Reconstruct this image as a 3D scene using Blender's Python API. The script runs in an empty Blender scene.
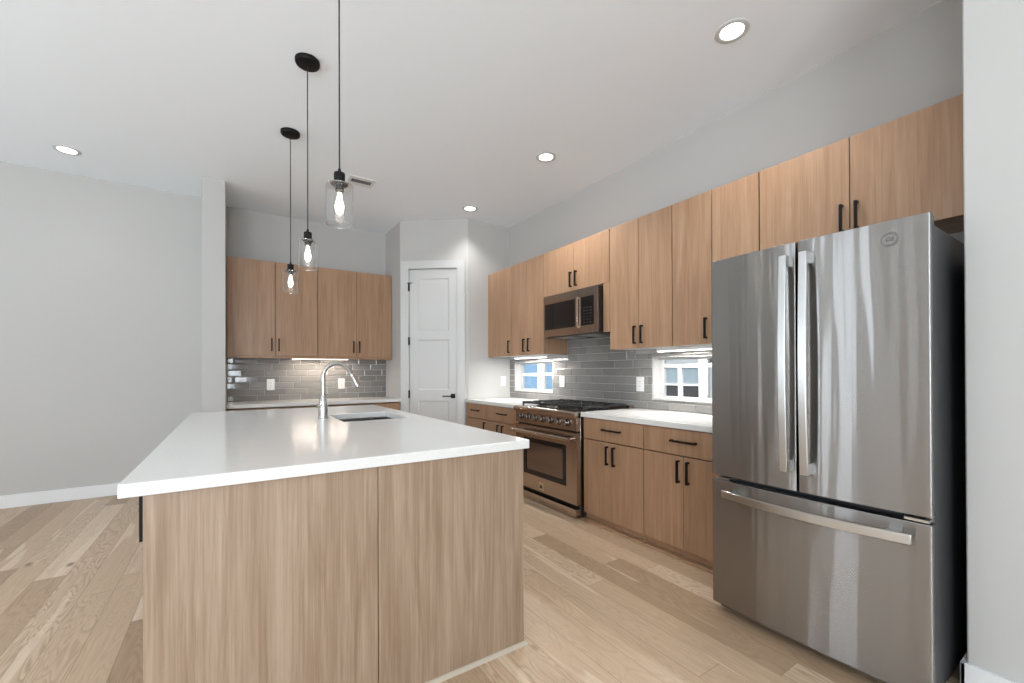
import bpy, bmesh, math, random
from mathutils import Vector, Matrix
random.seed(7)
C = bpy.context.scene.collection
SC = bpy.context.scene

# ------------------------------------------------------------------ camera
F_PX, CY, CAM_H = 425.997, 370.473, 1.2563
R = Vector((0.83613815, -0.54850754, -0.00353123)); U = Vector((0.000994881, -0.00492122, 0.99998740)); FW = Vector((0.54851801, 0.83613112, 0.00356912))
cd = bpy.data.cameras.new('camera'); cam = bpy.data.objects.new('camera', cd); C.objects.link(cam)
m = Matrix.Identity(4)
for i in range(3):
    m[i][0], m[i][1], m[i][2] = R[i], U[i], -FW[i]
m[2][3] = CAM_H
cam.matrix_world = m
cd.sensor_fit = 'HORIZONTAL'; cd.sensor_width = 36.0; cd.lens = F_PX * 36.0 / 1024.0
cd.shift_y = (CY - 341.5) / 1024.0; cd.clip_start = 0.05; cd.clip_end = 200
SC.camera = cam
# ------------------------------------------------------------------ colour, world
SC.view_settings.view_transform = 'Standard'; SC.view_settings.look = 'None'
SC.view_settings.gamma = 1.0; SC.view_settings.exposure = 0.23; SC.view_settings.use_curve_mapping = False
w = bpy.data.worlds.new('world'); SC.world = w; w.use_nodes = True
bg = w.node_tree.nodes['Background']; bg.inputs[0].default_value = (0.78, 0.87, 1.0, 1); bg.inputs[1].default_value = 2.0
sun_ = bpy.data.lights.new('sun', 'SUN'); sun_.energy = 3.0; sun_.angle = .02; sun_.color = (1, .96, .9)
sun = bpy.data.objects.new('sun', sun_); C.objects.link(sun); sun.rotation_euler = Vector((.50, .12, -.87)).to_track_quat('-Z', 'Y').to_euler()
SC.cycles.max_bounces = 10; SC.cycles.diffuse_bounces = 6; SC.cycles.glossy_bounces = 5; SC.cycles.transmission_bounces = 8
SC.cycles.caustics_reflective = False; SC.cycles.caustics_refractive = False
SC.cycles.sample_clamp_indirect = 4.0; SC.cycles.use_denoising = True

def area(name, loc, direction, sx, sy, power, col):
    l = bpy.data.lights.new(name, 'AREA'); l.shape = 'RECTANGLE'; l.size = sx; l.size_y = sy; l.energy = power; l.color = col
    o = bpy.data.objects.new(name, l); C.objects.link(o); o.location = loc
    o.rotation_euler = Vector(direction).to_track_quat('-Z', 'Z').to_euler()
    return o
DAY = (0.86, 0.945, 1.0)
# area lamps added as daylight at unseen windows, tilted up to brighten the ceiling
WEST = [(-2.4, -0.9), (1.85, 1.95), (2.25, 2.80), (3.05, 3.50), (4.25, 4.42)]  # unseen openings; the narrow slits are shaped for stripes reflected in the fridge
for (y0, y1) in WEST:
    area('daylight_west', (-4.62, (y0+y1)/2, 1.55), (1, 0, 1.9), y1-y0, 2.3, (84 if y1 < 0 else 140)*(y1-y0), DAY)
REAR = [(-3.6, -1.5), (-1.1, 0.06)]
for (x0, x1) in REAR:
    area('daylight_rear', ((x0+x1)/2, -4.12, 1.35), (0, 1, 1.3), x1-x0, 2.3, 100*(x1-x0), DAY)

# ------------------------------------------------------------------ constants (metres)
ZC = 3.238; XW = 3.183; YB = 6.095; YL = 5.933; XS = 1.836
XU = 2.833; UZ0 = 1.45; UZ1 = 2.543; XB = 2.508; XC = 2.479; CT = 0.914
OUT = (0, 0, 0)

# ------------------------------------------------------------------ materials
def mat(name, col=(0.8, 0.8, 0.8), rough=0.5, metal=0.0, **k):
    mt = bpy.data.materials.new(name); mt.use_nodes = True
    b = mt.node_tree.nodes['Principled BSDF']
    b.inputs['Base Color'].default_value = (*col, 1); b.inputs['Roughness'].default_value = rough; b.inputs['Metallic'].default_value = metal
    for kk, v in k.items():
        b.inputs[kk.replace('_', ' ')].default_value = v
    return mt
class NT:
    def __init__(s, mt): s.t = mt.node_tree; s.n = s.t.nodes; s.l = s.t.links; s.b = s.n['Principled BSDF']
    def new(s, ty, **k):
        n = s.n.new(ty)
        for a, v in k.items(): setattr(n, a, v)
        return n
    def link(s, a, b): s.l.new(a, b)
    def math(s, op, a, b=None, c=None):
        n = s.n.new('ShaderNodeMath'); n.operation = op
        for i, v in enumerate((a, b, c)):
            if v is None: continue
            if isinstance(v, (int, float)): n.inputs[i].default_value = v
            else: s.l.new(v, n.inputs[i])
        return n.outputs[0]
    def comb(s, x, y, z):
        n = s.n.new('ShaderNodeCombineXYZ')
        for i, v in enumerate((x, y, z)):
            if isinstance(v, (int, float)): n.inputs[i].default_value = v
            else: s.l.new(v, n.inputs[i])
        return n.outputs[0]
    def noise(s, vec, scale=1, detail=2, rough=0.5, dist=0):
        n = s.n.new('ShaderNodeTexNoise'); s.l.new(vec, n.inputs['Vector']); n.inputs['Scale'].default_value = scale
        n.inputs['Detail'].default_value = detail; n.inputs['Roughness'].default_value = rough; n.inputs['Distortion'].default_value = dist
        return n.outputs[0]
    def ramp(s, f, stops):
        n = s.n.new('ShaderNodeValToRGB'); s.l.new(f, n.inputs[0]); e = n.color_ramp.elements
        while len(e) < len(stops): e.new(0.5)
        for i, (p, c) in enumerate(stops):
            e[i].position = p; e[i].color = (*c, 1) if len(c) == 3 else c
        return n.outputs[0]
    def mix(s, f, a, b, mode='MIX'):
        n = s.n.new('ShaderNodeMix'); n.data_type = 'RGBA'; n.blend_type = mode
        for i, v in ((0, f), (6, a), (7, b)):
            if isinstance(v, (int, float)): n.inputs[i].default_value = v
            elif isinstance(v, tuple): n.inputs[i].default_value = (*v, 1)
            else: s.l.new(v, n.inputs[i])
        return n.outputs[2]
    def bump(s, h, strength=0.2, dist=0.01):
        n = s.n.new('ShaderNodeBump'); n.inputs['Strength'].default_value = strength; n.inputs['Distance'].default_value = dist
        s.l.new(h, n.inputs['Height']); s.l.new(n.outputs[0], s.b.inputs['Normal'])
    def pos(s): return s.n.new('ShaderNodeNewGeometry').outputs['Position']
    def xyz(s, v):
        n = s.n.new('ShaderNodeSeparateXYZ'); s.l.new(v, n.inputs[0]); return n.outputs
    def rnd(s): return s.n.new('ShaderNodeObjectInfo').outputs['Random']

def paint(name, col, rough=0.85, bump=0.12):
    mt = mat(name, col, rough); n = NT(mt); n.bump(n.noise(n.pos(), 170, 3), bump, 0.002); return mt
M = {}
M['wall'] = paint('wall_paint', (0.495, 0.488, 0.475))
M['wallwarm'] = M['wall']
M['ceil'] = paint('ceiling_paint', (0.87, 0.915, 0.965), 0.9, 0.06)
M['white'] = mat('white_trim_paint', (0.585, 0.585, 0.58), 0.38)
M['trim'] = mat('white_baseboard_paint', (0.76, 0.765, 0.77), 0.35)
M['black'] = mat('matte_black_metal', (0.006, 0.005, 0.005), 0.5, Specular_IOR_Level=.2)
M['iron'] = mat('cast_iron', (0.012, 0.012, 0.013), 0.5)
M['blackglass'] = mat('black_glass', (0.008, 0.008, 0.009), 0.06)
M['plastic'] = mat('white_plastic', (0.85, 0.85, 0.84), 0.3)
M['slot'] = mat('dark_slot', (0.02, 0.02, 0.02), 0.7)
M['dark'] = mat('dark_grey_enamel', (0.035, 0.036, 0.038), 0.42)
M['rubber'] = mat('black_rubber', (0.01, 0.01, 0.01), 0.7)
M['chrome'] = mat('brushed_nickel', (0.50, 0.485, 0.465), 0.2, 1.0)
M['under'] = mat('white_melamine', (0.75, 0.75, 0.74), 0.45)
M['grout'] = mat('grout', (0.55, 0.545, 0.535), 0.8)

def wood(name, dark, mid, light, rough=0.42):
    mt = mat(name, mid, rough); n = NT(mt)
    p = n.xyz(n.pos()); r = n.math('MULTIPLY', n.rnd(), 37.0)
    h = n.math('ADD', p[0], p[1])
    s1 = n.comb(n.math('ADD', n.math('MULTIPLY', h, 9.0), r), n.math('MULTIPLY', n.math('SUBTRACT', p[0], p[1]), 3.0), n.math('MULTIPLY', p[2], 0.7))
    wide = n.noise(s1, 1.6, 3, 0.6, 0.9)
    s2 = n.comb(n.math('ADD', n.math('MULTIPLY', h, 90.0), r), n.math('MULTIPLY', p[0], 20.0), n.math('MULTIPLY', p[2], 2.2))
    fine = n.noise(s2, 1.0, 5, 0.7, 0.3)
    s3 = n.comb(n.math('MULTIPLY', h, 300.0), n.math('MULTIPLY', p[0], 60.0), n.math('MULTIPLY', p[2], 9.0))
    pore = n.noise(s3, 1.0, 2)
    f = n.math('ADD', n.math('MULTIPLY', wide, 0.5), n.math('MULTIPLY', fine, 0.5))
    c = n.ramp(f, [(0.37, dark), (0.5, mid), (0.63, light)])
    c2 = n.mix(n.ramp(pore, [(0.30, (1, 1, 1)), (0.42, (0, 0, 0))]), c, tuple(x*0.78 for x in mid))
    c3 = n.mix(0.35, c, c2)
    n.link(c3, n.b.inputs['Base Color'])
    n.bump(fine, 0.04, 0.002)
    return mt
M['wood'] = wood('oak_laminate', (0.30, 0.172, 0.097), (0.36, 0.213, 0.125), (0.42, 0.264, 0.164))
M['woodi'] = wood('oak_laminate_window_lit', (0.235, 0.156, 0.102), (0.302, 0.213, 0.146), (0.375, 0.280, 0.205))  # cabinet oak greyed in its colour, for window light and sheen on the island
M['shoe'] = mat('pale_shoe_moulding', (0.46, 0.40, 0.32), 0.5)

def floor_mat():
    mt = mat('oak_floor_planks', (0.5, 0.36, 0.24), 0.38); n = NT(mt)
    p = n.xyz(n.pos()); W, L = 0.145, 1.75
    u = n.math('DIVIDE', n.math('ADD', p[0], 20.0 + 0.005), W); row = n.math('FLOOR', u); fu = n.math('FRACT', u)
    wn = n.new('ShaderNodeTexWhiteNoise', noise_dimensions='1D'); n.link(row, wn.inputs['W'])
    v = n.math('ADD', n.math('DIVIDE', n.math('ADD', p[1], 20.0), L), n.math('MULTIPLY', wn.outputs[0], 5.0)); col = n.math('FLOOR', v); fv = n.math('FRACT', v)
    w2 = n.new('ShaderNodeTexWhiteNoise', noise_dimensions='3D'); n.link(n.comb(row, col, 0.0), w2.inputs['Vector']); pid = w2.outputs[0]
    off = n.math('MULTIPLY', pid, 53.0)
    # cathedral grain
    g = n.comb(n.math('ADD', n.math('MULTIPLY', p[0], 8.0), off), n.math('ADD', n.math('MULTIPLY', p[1], 1.3), off), off)
    field = n.noise(g, 1.0, 2, 0.5, 0.6)
    rings = n.math('FRACT', n.math('MULTIPLY', field, 20.0))
    ringl = n.ramp(rings, [(0.0, (0, 0, 0)), (0.35, (0.15,)*3), (0.75, (1, 1, 1)), (1.0, (0, 0, 0))])
    fine = n.noise(n.comb(n.math('ADD', n.math('MULTIPLY', p[0], 110.0), off), n.math('MULTIPLY', p[1], 3.5), off), 1.0, 4, 0.6)
    base = n.ramp(pid, [(0.0, (0.37, 0.255, 0.162)), (0.35, (0.50, 0.365, 0.248)), (0.7, (0.55, 0.412, 0.287)), (1.0, (0.65, 0.51, 0.375))])
    amt = n.math('MULTIPLY', n.ramp(pid, [(0.0, (0.75,)*3), (0.3, (0.3,)*3), (0.55, (0.2,)*3), (0.75, (0.75,)*3), (1.0, (0.2,)*3)]), 0.9)
    c = n.mix(n.math('MULTIPLY', ringl, amt), base, (0.25, 0.162, 0.098))
    c = n.mix(n.math('MULTIPLY', n.ramp(fine, [(0.35, (1, 1, 1)), (0.6, (0, 0, 0))]), 0.28), c, (0.33, 0.225, 0.14))
    # pale sapwood streaks
    sp = n.noise(n.comb(n.math('ADD', n.math('MULTIPLY', p[0], 10.0), off), n.math('MULTIPLY', p[1], 0.8), off), 1.0, 1, 0.5, 0.3)
    c = n.mix(n.math('MULTIPLY', n.ramp(sp, [(0.65, (0, 0, 0)), (0.675, (1, 1, 1))]), 0.5), c, (0.72, 0.60, 0.46))
    # knots
    vo = n.new('ShaderNodeTexVoronoi'); n.link(n.comb(n.math('MULTIPLY', p[0], 3.8), n.math('MULTIPLY', p[1], 1.9), 0.0), vo.inputs['Vector']); vo.inputs['Scale'].default_value = 1.0
    c = n.mix(n.math('MULTIPLY', n.ramp(vo.outputs['Distance'], [(0.03, (1, 1, 1)), (0.10, (0, 0, 0))]), 0.8), c, (0.14, 0.085, 0.05))
    eu = n.math('MINIMUM', fu, n.math('SUBTRACT', 1.0, fu)); ev = n.math('MULTIPLY', n.math('MINIMUM', fv, n.math('SUBTRACT', 1.0, fv)), L/W)
    e = n.math('MINIMUM', eu, ev); gap = n.ramp(e, [(0.004, (1, 1, 1)), (0.013, (0, 0, 0))])
    c = n.mix(n.math('MULTIPLY', gap, 0.75), c, (0.20, 0.13, 0.08))
    n.link(c, n.b.inputs['Base Color'])
    n.bump(n.math('SUBTRACT', n.math('MULTIPLY', fine, 0.15), gap), 0.25, 0.002)
    n.link(n.math('ADD', n.math('MULTIPLY', fine, 0.12), 0.36), n.b.inputs['Roughness'])
    return mt
M['floor'] = floor_mat()

def quartz():
    mt = mat('white_quartz', (0.70, 0.70, 0.685), 0.15); mt.node_tree.nodes['Principled BSDF'].inputs['Specular IOR Level'].default_value = .4; n = NT(mt)
    f = n.noise(n.pos(), 260, 2, 0.7); g = n.noise(n.pos(), 5, 3)
    c = n.ramp(f, [(0.3, (0.64, 0.64, 0.625)), (0.5, (0.715, 0.715, 0.70)), (0.7, (0.76, 0.76, 0.745))])
    c = n.mix(n.math('MULTIPLY', g, 0.12), c, (0.62, 0.61, 0.59)); n.link(c, n.b.inputs['Base Color']); return mt
M['quartz'] = quartz()

ANISO_ROT = 0.25
def steel(name, col=(0.52, 0.515, 0.505), rough=0.2, wav=0.0, aniso=0.0):
    mt = mat(name, col, rough, 1.0); n = NT(mt)
    p = n.xyz(n.pos())
    br = n.noise(n.comb(n.math('MULTIPLY', p[0], 4.0), n.math('MULTIPLY', p[1], 4.0), n.math('MULTIPLY', p[2], 700.0)), 1.0, 2)
    n.link(n.math('ADD', n.math('MULTIPLY', br, 0.08), rough-0.04), n.b.inputs['Roughness'])
    if aniso:
        tg = n.new('ShaderNodeTangent', direction_type='RADIAL', axis='Z'); n.link(tg.outputs[0], n.b.inputs['Tangent']); n.b.inputs['Anisotropic'].default_value = aniso; n.b.inputs['Anisotropic Rotation'].default_value = ANISO_ROT
    if wav:
        wv = n.noise(n.comb(n.math('MULTIPLY', p[0], 1.0), n.math('MULTIPLY', p[1], 9.0), n.math('MULTIPLY', p[2], 0.9)), 1.0, 1, 0.4)
        n.bump(wv, 1.0, wav)
    return mt
M['steel'] = steel('stainless_steel', rough=0.2, wav=0.004)
M['range'] = steel('wood_reflecting_stainless', (0.49, 0.41, 0.352), 0.2, wav=0.003)  # steel tinted brown, standing in for the wood reflected in it
M['knob'] = mat('dark_knob_metal', (0.30, 0.27, 0.25), 0.22, 1.0)
def brushed(name, col, rough, an, wav):
    # horizontally brushed sheet: reflections stay sharp sideways and smear up and down
    mt = bpy.data.materials.new(name); mt.use_nodes = True; t = mt.node_tree; t.nodes.remove(t.nodes['Principled BSDF'])
    g = t.nodes.new('ShaderNodeBsdfAnisotropic'); g.inputs['Color'].default_value = (*col, 1); g.inputs['Roughness'].default_value = rough; g.inputs['Anisotropy'].default_value = an
    tg = t.nodes.new('ShaderNodeTangent'); tg.direction_type = 'RADIAL'; tg.axis = 'Z'; t.links.new(tg.outputs[0], g.inputs['Tangent'])
    ge = t.nodes.new('ShaderNodeNewGeometry'); mp = t.nodes.new('ShaderNodeMapping'); mp.inputs['Scale'].default_value = (1, 13, .8); t.links.new(ge.outputs['Position'], mp.inputs[0])
    no = t.nodes.new('ShaderNodeTexNoise'); no.inputs['Scale'].default_value = 1.0; no.inputs['Detail'].default_value = 1.0; no.inputs['Roughness'].default_value = .45; t.links.new(mp.outputs[0], no.inputs['Vector'])
    bu = t.nodes.new('ShaderNodeBump'); bu.inputs['Strength'].default_value = 1.0; bu.inputs['Distance'].default_value = wav; t.links.new(no.outputs[0], bu.inputs['Height']); t.links.new(bu.outputs[0], g.inputs['Normal'])
    t.links.new(g.outputs[0], t.nodes['Material Output'].inputs[0]); return mt
M['fridge'] = brushed('fridge_stainless', (0.36, 0.352, 0.345), 0.20, 0.86, 0.0038)
M['bar'] = mat('satin_steel_bar', (0.60, 0.60, 0.59), 0.30, 1.0)

def tile_mat(name, c0, c1):
    mt = mat(name, c0, 0.07); n = NT(mt)
    at = n.new('ShaderNodeAttribute'); at.attribute_name = 'tile_tone'
    f = n.noise(n.pos(), 30, 3)
    c = n.ramp(n.math('ADD', n.math('MULTIPLY', at.outputs['Fac'], 0.8), n.math('MULTIPLY', f, 0.2)), [(0.0, c0), (1.0, c1)])
    n.link(c, n.b.inputs['Base Color']); n.bump(n.noise(n.pos(), 22, 2), 0.10, 0.004); return mt
M['tile'] = tile_mat('grey_glazed_tile', (0.185, 0.178, 0.173), (0.275, 0.265, 0.257))

def glass_mat(name, tint=(1, 1, 1), rough=0.0):
    # thin clear glass: mostly see-through with a Fresnel reflection
    mt = bpy.data.materials.new(name); mt.use_nodes = True; t = mt.node_tree; t.nodes.clear()
    o = t.nodes.new('ShaderNodeOutputMaterial'); mx = t.nodes.new('ShaderNodeMixShader'); tr = t.nodes.new('ShaderNodeBsdfTransparent'); gl = t.nodes.new('ShaderNodeBsdfGlossy')
    lw = t.nodes.new('ShaderNodeLayerWeight'); lw.inputs[0].default_value = .5; pw = t.nodes.new('ShaderNodeMath'); pw.operation = 'POWER'; pw.inputs[1].default_value = 5.0
    fr = t.nodes.new('ShaderNodeMath'); fr.operation = 'MULTIPLY_ADD'; fr.inputs[1].default_value = 2.2; fr.inputs[2].default_value = .035; fr.use_clamp = True
    t.links.new(lw.outputs['Facing'], pw.inputs[0]); t.links.new(pw.outputs[0], fr.inputs[0])
    tr.inputs[0].default_value = (*tint, 1); gl.inputs['Roughness'].default_value = rough
    t.links.new(fr.outputs[0], mx.inputs[0]); t.links.new(tr.outputs[0], mx.inputs[1]); t.links.new(gl.outputs[0], mx.inputs[2]); t.links.new(mx.outputs[0], o.inputs[0])
    return mt
M['glass'] = glass_mat('clear_glass', (0.985, 0.985, 0.98)); M['pane'] = glass_mat('window_glass', (0.93, 0.96, 0.97))
M['rim'] = glass_mat('bright_glass_edge', (.95, .95, .95))  # extra reflective rings, standing in for bright refraction at the glass edges
M['rim'].node_tree.nodes['Math.001'].inputs[2].default_value = .45
def emit(name, col, s):
    mt = mat(name, (0.9, 0.9, 0.9), 0.4); b = mt.node_tree.nodes['Principled BSDF']
    b.inputs['Emission Color'].default_value = (*col, 1); b.inputs['Emission Strength'].default_value = s; return mt
M['led'] = emit('downlight_lens', (1, 0.99, 0.97), 6.0)
M['strip'] = emit('cool_led_lens', (1, 0.985, 0.96), 4.0)
M['warmstrip'] = emit('warm_led_lens', (1, 0.90, 0.78), 3.0)
M['glow'] = emit('bulb_bloom', (1, 0.90, 0.78), 5.0)
M['filament'] = emit('filament', (1, 0.78, 0.5), 28.0)

# ------------------------------------------------------------------ mesh helpers
def box(b, x0, x1, y0, y1, z0, z1):
    x0, x1 = sorted((x0, x1)); y0, y1 = sorted((y0, y1)); z0, z1 = sorted((z0, z1))
    v = [b.verts.new(p) for p in ((x0,y0,z0),(x1,y0,z0),(x1,y1,z0),(x0,y1,z0),(x0,y0,z1),(x1,y0,z1),(x1,y1,z1),(x0,y1,z1))]
    for f in ((0,3,2,1),(4,5,6,7),(0,1,5,4),(1,2,6,5),(2,3,7,6),(3,0,4,7)):
        b.faces.new([v[i] for i in f])
    return v
def boxes(*L):
    b = bmesh.new()
    for q in L: box(b, *q)
    return b
def prism(b, pts, z0, z1):
    lo = [b.verts.new((x, y, z0)) for x, y in pts]; hi = [b.verts.new((x, y, z1)) for x, y in pts]
    b.faces.new(list(reversed(lo))); b.faces.new(hi); n = len(pts)
    for i in range(n): b.faces.new((lo[i], lo[(i+1) % n], hi[(i+1) % n], hi[i]))
def frame_of(d):
    d = d.normalized(); a = Vector((0, 0, 1)) if abs(d.z) < 0.9 else Vector((1, 0, 0))
    s = d.cross(a).normalized(); return s, s.cross(d).normalized()
def tube(b, pts, rad, seg=12, cap=True):
    pts = [Vector(p) for p in pts]; n = len(pts)
    rad = rad if isinstance(rad, (list, tuple)) else [rad]*n
    rings = []; s0 = None
    for i, p in enumerate(pts):
        d = (pts[min(i+1, n-1)] - pts[max(i-1, 0)])
        if d.length < 1e-9: d = Vector((0, 0, 1))
        d.normalize()
        if s0 is None: s, t = frame_of(d)
        else:
            s = (s0 - d*s0.dot(d)).normalized(); t = s.cross(d).normalized()
        s0 = s
        rings.append([b.verts.new(p + (s*math.cos(2*math.pi*k/seg) + t*math.sin(2*math.pi*k/seg))*rad[i]) for k in range(seg)])
    for a, c in zip(rings, rings[1:]):
        for k in range(seg): b.faces.new((a[k], a[(k+1) % seg], c[(k+1) % seg], c[k]))
    if cap:
        b.faces.new(list(reversed(rings[0]))); b.faces.new(rings[-1])
def lathe(b, prof, c=(0, 0, 0), seg=32, axis='Z', cap=True):
    """prof: (radius, height) list"""
    rings = []
    def P(r, h, a):
        q = (r*math.cos(a), r*math.sin(a), h)
        if axis == 'X': q = (h, r*math.cos(a), r*math.sin(a))
        if axis == 'Y': q = (r*math.sin(a), h, r*math.cos(a))
        return (c[0]+q[0], c[1]+q[1], c[2]+q[2])
    for r, h in prof:
        rings.append([b.verts.new(P(max(r, 1e-4), h, 2*math.pi*k/seg)) for k in range(seg)])
    for a, d in zip(rings, rings[1:]):
        for k in range(seg): b.faces.new((a[k], a[(k+1) % seg], d[(k+1) % seg], d[k]))
    if cap:
        b.faces.new(list(reversed(rings[0]))); b.faces.new(rings[-1])
def wloc(o):
    v = Vector((0, 0, 0))
    while o is not None: v += o.location; o = o.parent
    return v
def obj(name, bm, material, parent=None, bevel=0.0, local=False, smooth=True, kind=None, slots=None):
    bmesh.ops.recalc_face_normals(bm, faces=bm.faces)
    if parent is not None and not local: bmesh.ops.translate(bm, vec=-wloc(parent), verts=bm.verts)
    me = bpy.data.meshes.new(name); bm.to_mesh(me); bm.free()
    me.materials.append(material)
    for s in (slots or []): me.materials.append(s)
    if smooth:
        for p in me.polygons: p.use_smooth = True
        me.set_sharp_from_angle(angle=math.radians(35))
    o = bpy.data.objects.new(name, me); C.objects.link(o)
    if parent is not None: o.parent = parent
    if bevel:
        md = o.modifiers.new('edge', 'BEVEL'); md.width = bevel; md.segments = 2; md.limit_method = 'ANGLE'; md.angle_limit = math.radians(50)
    if kind: o['kind'] = kind
    return o
def origin(o, loc):
    """move a top-level mesh's origin to loc"""
    loc = Vector(loc); o.data.transform(Matrix.Translation(-loc)); o.location = loc; return o
def tag(o, label, cat, group=None):
    o['label'] = label; o['category'] = cat
    if group: o['group'] = group
    return o
def thing(name, label, cat, loc=(0, 0, 0), group=None):
    o = bpy.data.objects.new(name, None); C.objects.link(o); o.location = loc; o.empty_display_size = 0.1
    return tag(o, label, cat, group)
def struct(name, bm, material, **k):
    return obj(name, bm, material, kind='structure', **k)
def copy_tree(o, parent=None):
    c = o.copy(); C.objects.link(c); c.parent = parent
    for ch in list(o.children): copy_tree(ch, c)
    return c

# ------------------------------------------------------------------ the room
XL, YR = -4.5, -4.0
struct('floor', boxes((XL-.15, XW+.2, YR-.15, YB+.2, -.1, 0)), M['floor'])
ceil_ = struct('ceiling', boxes((XL-.15, XW+.2, YR-.15, YB+.2, ZC, ZC+.12)), M['ceil'])
WZ0, WZ1 = 1.008, 1.388      # the two strip windows
W1 = (3.960, 4.775); W2 = (1.66, 2.526)
b = boxes((XW, XW+.15, .42, YB+.1, 0, WZ0), (XW, XW+.15, .42, YB+.1, WZ1, ZC), (XW, XW+.15, .42, W2[0], WZ0, WZ1), (XW, XW+.15, W2[1], W1[0], WZ0, WZ1), (XW, XW+.15, W1[1], YB+.1, WZ0, WZ1))
struct('wall_right', b, M['wall'])
struct('wall_near', boxes((2.38, XW+.15, YR, .42, 0, ZC)), M['wall'], bevel=.006)
struct('wall_back', boxes((-.14, XS+.1, YB, YB+.15, 0, ZC)), M['wall'])
struct('wall_left', boxes((XL, -.2, YL, YL+.15, 0, ZC)), M['wall'])
struct('wall_partition', boxes((-.258, -.060, 5.288, YB+.1, 0, ZC)), M['wall'], bevel=.005)
# living-side wall and rear wall (out of the frame) with their window openings
def holed(axis, c0, c1, a0, a1, openings, z0, z1):
    L = []
    def add(p, q, zz0, zz1):
        L.append((c0, c1, p, q, zz0, zz1) if axis == 'X' else (p, q, c0, c1, zz0, zz1))
    add(a0, a1, 0, z0); add(a0, a1, z1, ZC); cur = a0
    for (p, q) in sorted(openings): add(cur, p, z0, z1); cur = q
    add(cur, a1, z0, z1); return boxes(*L)
struct('wall_west', holed('X', XL-.15, XL, YR, YL+.15, WEST, .4, 2.7), M['wall'])
struct('wall_rear', holed('Y', YR-.15, YR, XL, XW, REAR, .2, 2.5), M['wall'])

# pantry corner: side wall, slanted wall with the door, return wall
A = Vector((1.836, 5.457)); Bp = Vector((2.537, 4.895)); D = (Bp-A).normalized(); IN = Vector((-D.y, D.x)); LEN = (Bp-A).length
DX0, DX1, DZ = .120, .754, 2.60
def loc2(t, y): q = A + D*t + IN*y; return (q.x, q.y)
b = bmesh.new()
prism(b, [(XS, 5.457), (XS+.12, 5.50), (XS+.12, YB+.1), (XS, YB+.1)], 0, ZC)
prism(b, [loc2(0, 0), loc2(DX0, 0), loc2(DX0, .11), loc2(.0, .11)], 0, ZC)
prism(b, [loc2(DX1, 0), loc2(LEN, 0), loc2(LEN, .11), loc2(DX1, .11)], 0, ZC)
prism(b, [loc2(DX0, 0), loc2(DX1, 0), loc2(DX1, .11), loc2(DX0, .11)], DZ, ZC)
prism(b, [(2.537, 4.895), (XW+.1, 4.895), (XW+.1, 5.0), (2.60, 5.0)], 0, ZC)
struct('wall_pantry', b, M['wall'])
ANG = math.atan2(D.y, D.x)
def slant(name, label=None):
    o = bpy.data.objects.new(name, None); C.objects.link(o); o.location = (A.x, A.y, 0); o.rotation_euler = (0, 0, ANG); o['kind'] = 'structure'
    return o
tr = slant('trim_1')
obj('casing', boxes((.010, DX0-.004, -.022, 0, 0, 2.705), (DX1+.004, .862, -.022, 0, 0, 2.705), (DX0-.004, DX1+.004, -.022, 0, DZ+.004, 2.705)), M['white'], tr, bevel=.002, local=True)
obj('jamb', boxes((DX0-.004, DX0, -.018, .11, 0, DZ), (DX1, DX1+.004, -.018, .11, 0, DZ), (DX0, DX1, -.018, .11, DZ, DZ+.004)), M['white'], tr, local=True)
dr = slant('door_1')
dr['label'] = 'tall white three-panel pantry door with black lever handle set in the slanted corner wall'
def leaf():
    b = bmesh.new(); x0, x1 = DX0+.004, DX1-.004; px0, px1 = .238, .645; y0 = 0.0
    zs = [.19, .886, 1.029, 1.681, 1.789, 2.476]
    box(b, x0, px0, y0, y0+.036, .008, DZ-.004); box(b, px1, x1, y0, y0+.036, .008, DZ-.004)
    for z0, z1 in ((.008, zs[0]), (zs[1], zs[2]), (zs[3], zs[4]), (zs[5], DZ-.004)): box(b, px0, px1, y0, y0+.036, z0, z1)
    return b
lf = obj('door_slab', leaf(), M['white'], dr, local=True, bevel=.0015)
for z0, z1 in ((.19, .886), (1.029, 1.681), (1.789, 2.476)):
    b = bmesh.new(); x0, x1 = .238, .645
    box(b, x0, x1, .010, .026, z0, z1)
    # sticking: a sloped moulding round the recess
    o1 = [(x0, z0), (x1, z0), (x1, z1), (x0, z1)]; k = .016; i1 = [(x0+k, z0+k), (x1-k, z0+k), (x1-k, z1-k), (x0+k, z1-k)]
    vo_ = [b.verts.new((x, .001, z)) for x, z in o1]; vi = [b.verts.new((x, .0095, z)) for x, z in i1]
    for i in range(4): b.faces.new((vo_[i], vo_[(i+1) % 4], vi[(i+1) % 4], vi[i]))
    obj('door_panel', b, M['white'], dr, local=True, smooth=False)
for zc in (2.365, 1.663, .972, .25):
    b = bmesh.new(); tube(b, [(DX0+.001, -.028, zc-.052), (DX0+.001, -.028, zc+.052)], .0075, 10); box(b, DX0-.004, DX0+.008, -.026, -.001, zc-.05, zc+.05)
    if zc > 2: box(b, DX0-.022, DX0+.05, -.030, -.024, zc+.048, zc+.056)
    obj('hinge', b, M['black'], dr, local=True)
b = boxes((.672, .728, -.010, 0, .921, .977)); tube(b, [(.70, -.008, .949), (.70, -.05, .949)], .010, 12)
tube(b, [(.71, -.05, .949), (.64, -.05, .949), (.57, -.048, .949)], .008, 12)
obj('lever_handle', b, M['black'], dr, local=True)

# baseboards
bb = lambda n, L, **k: struct(n, boxes(*L), M['trim'], bevel=.003, **k)
bb('baseboard_left', [(XL, -.258, YL-.016, YL, 0, .122)])
bb('baseboard_near', [(2.364, 2.38, YR, .436, 0, .125), (2.364, 3.0, .42, .436, 0, .125)])
bb('baseboard_pillar', [(-.274, -.258, 5.272, YL-.016, 0, .122), (-.274, -.051, 5.272, 5.288, 0, .122)])

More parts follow.
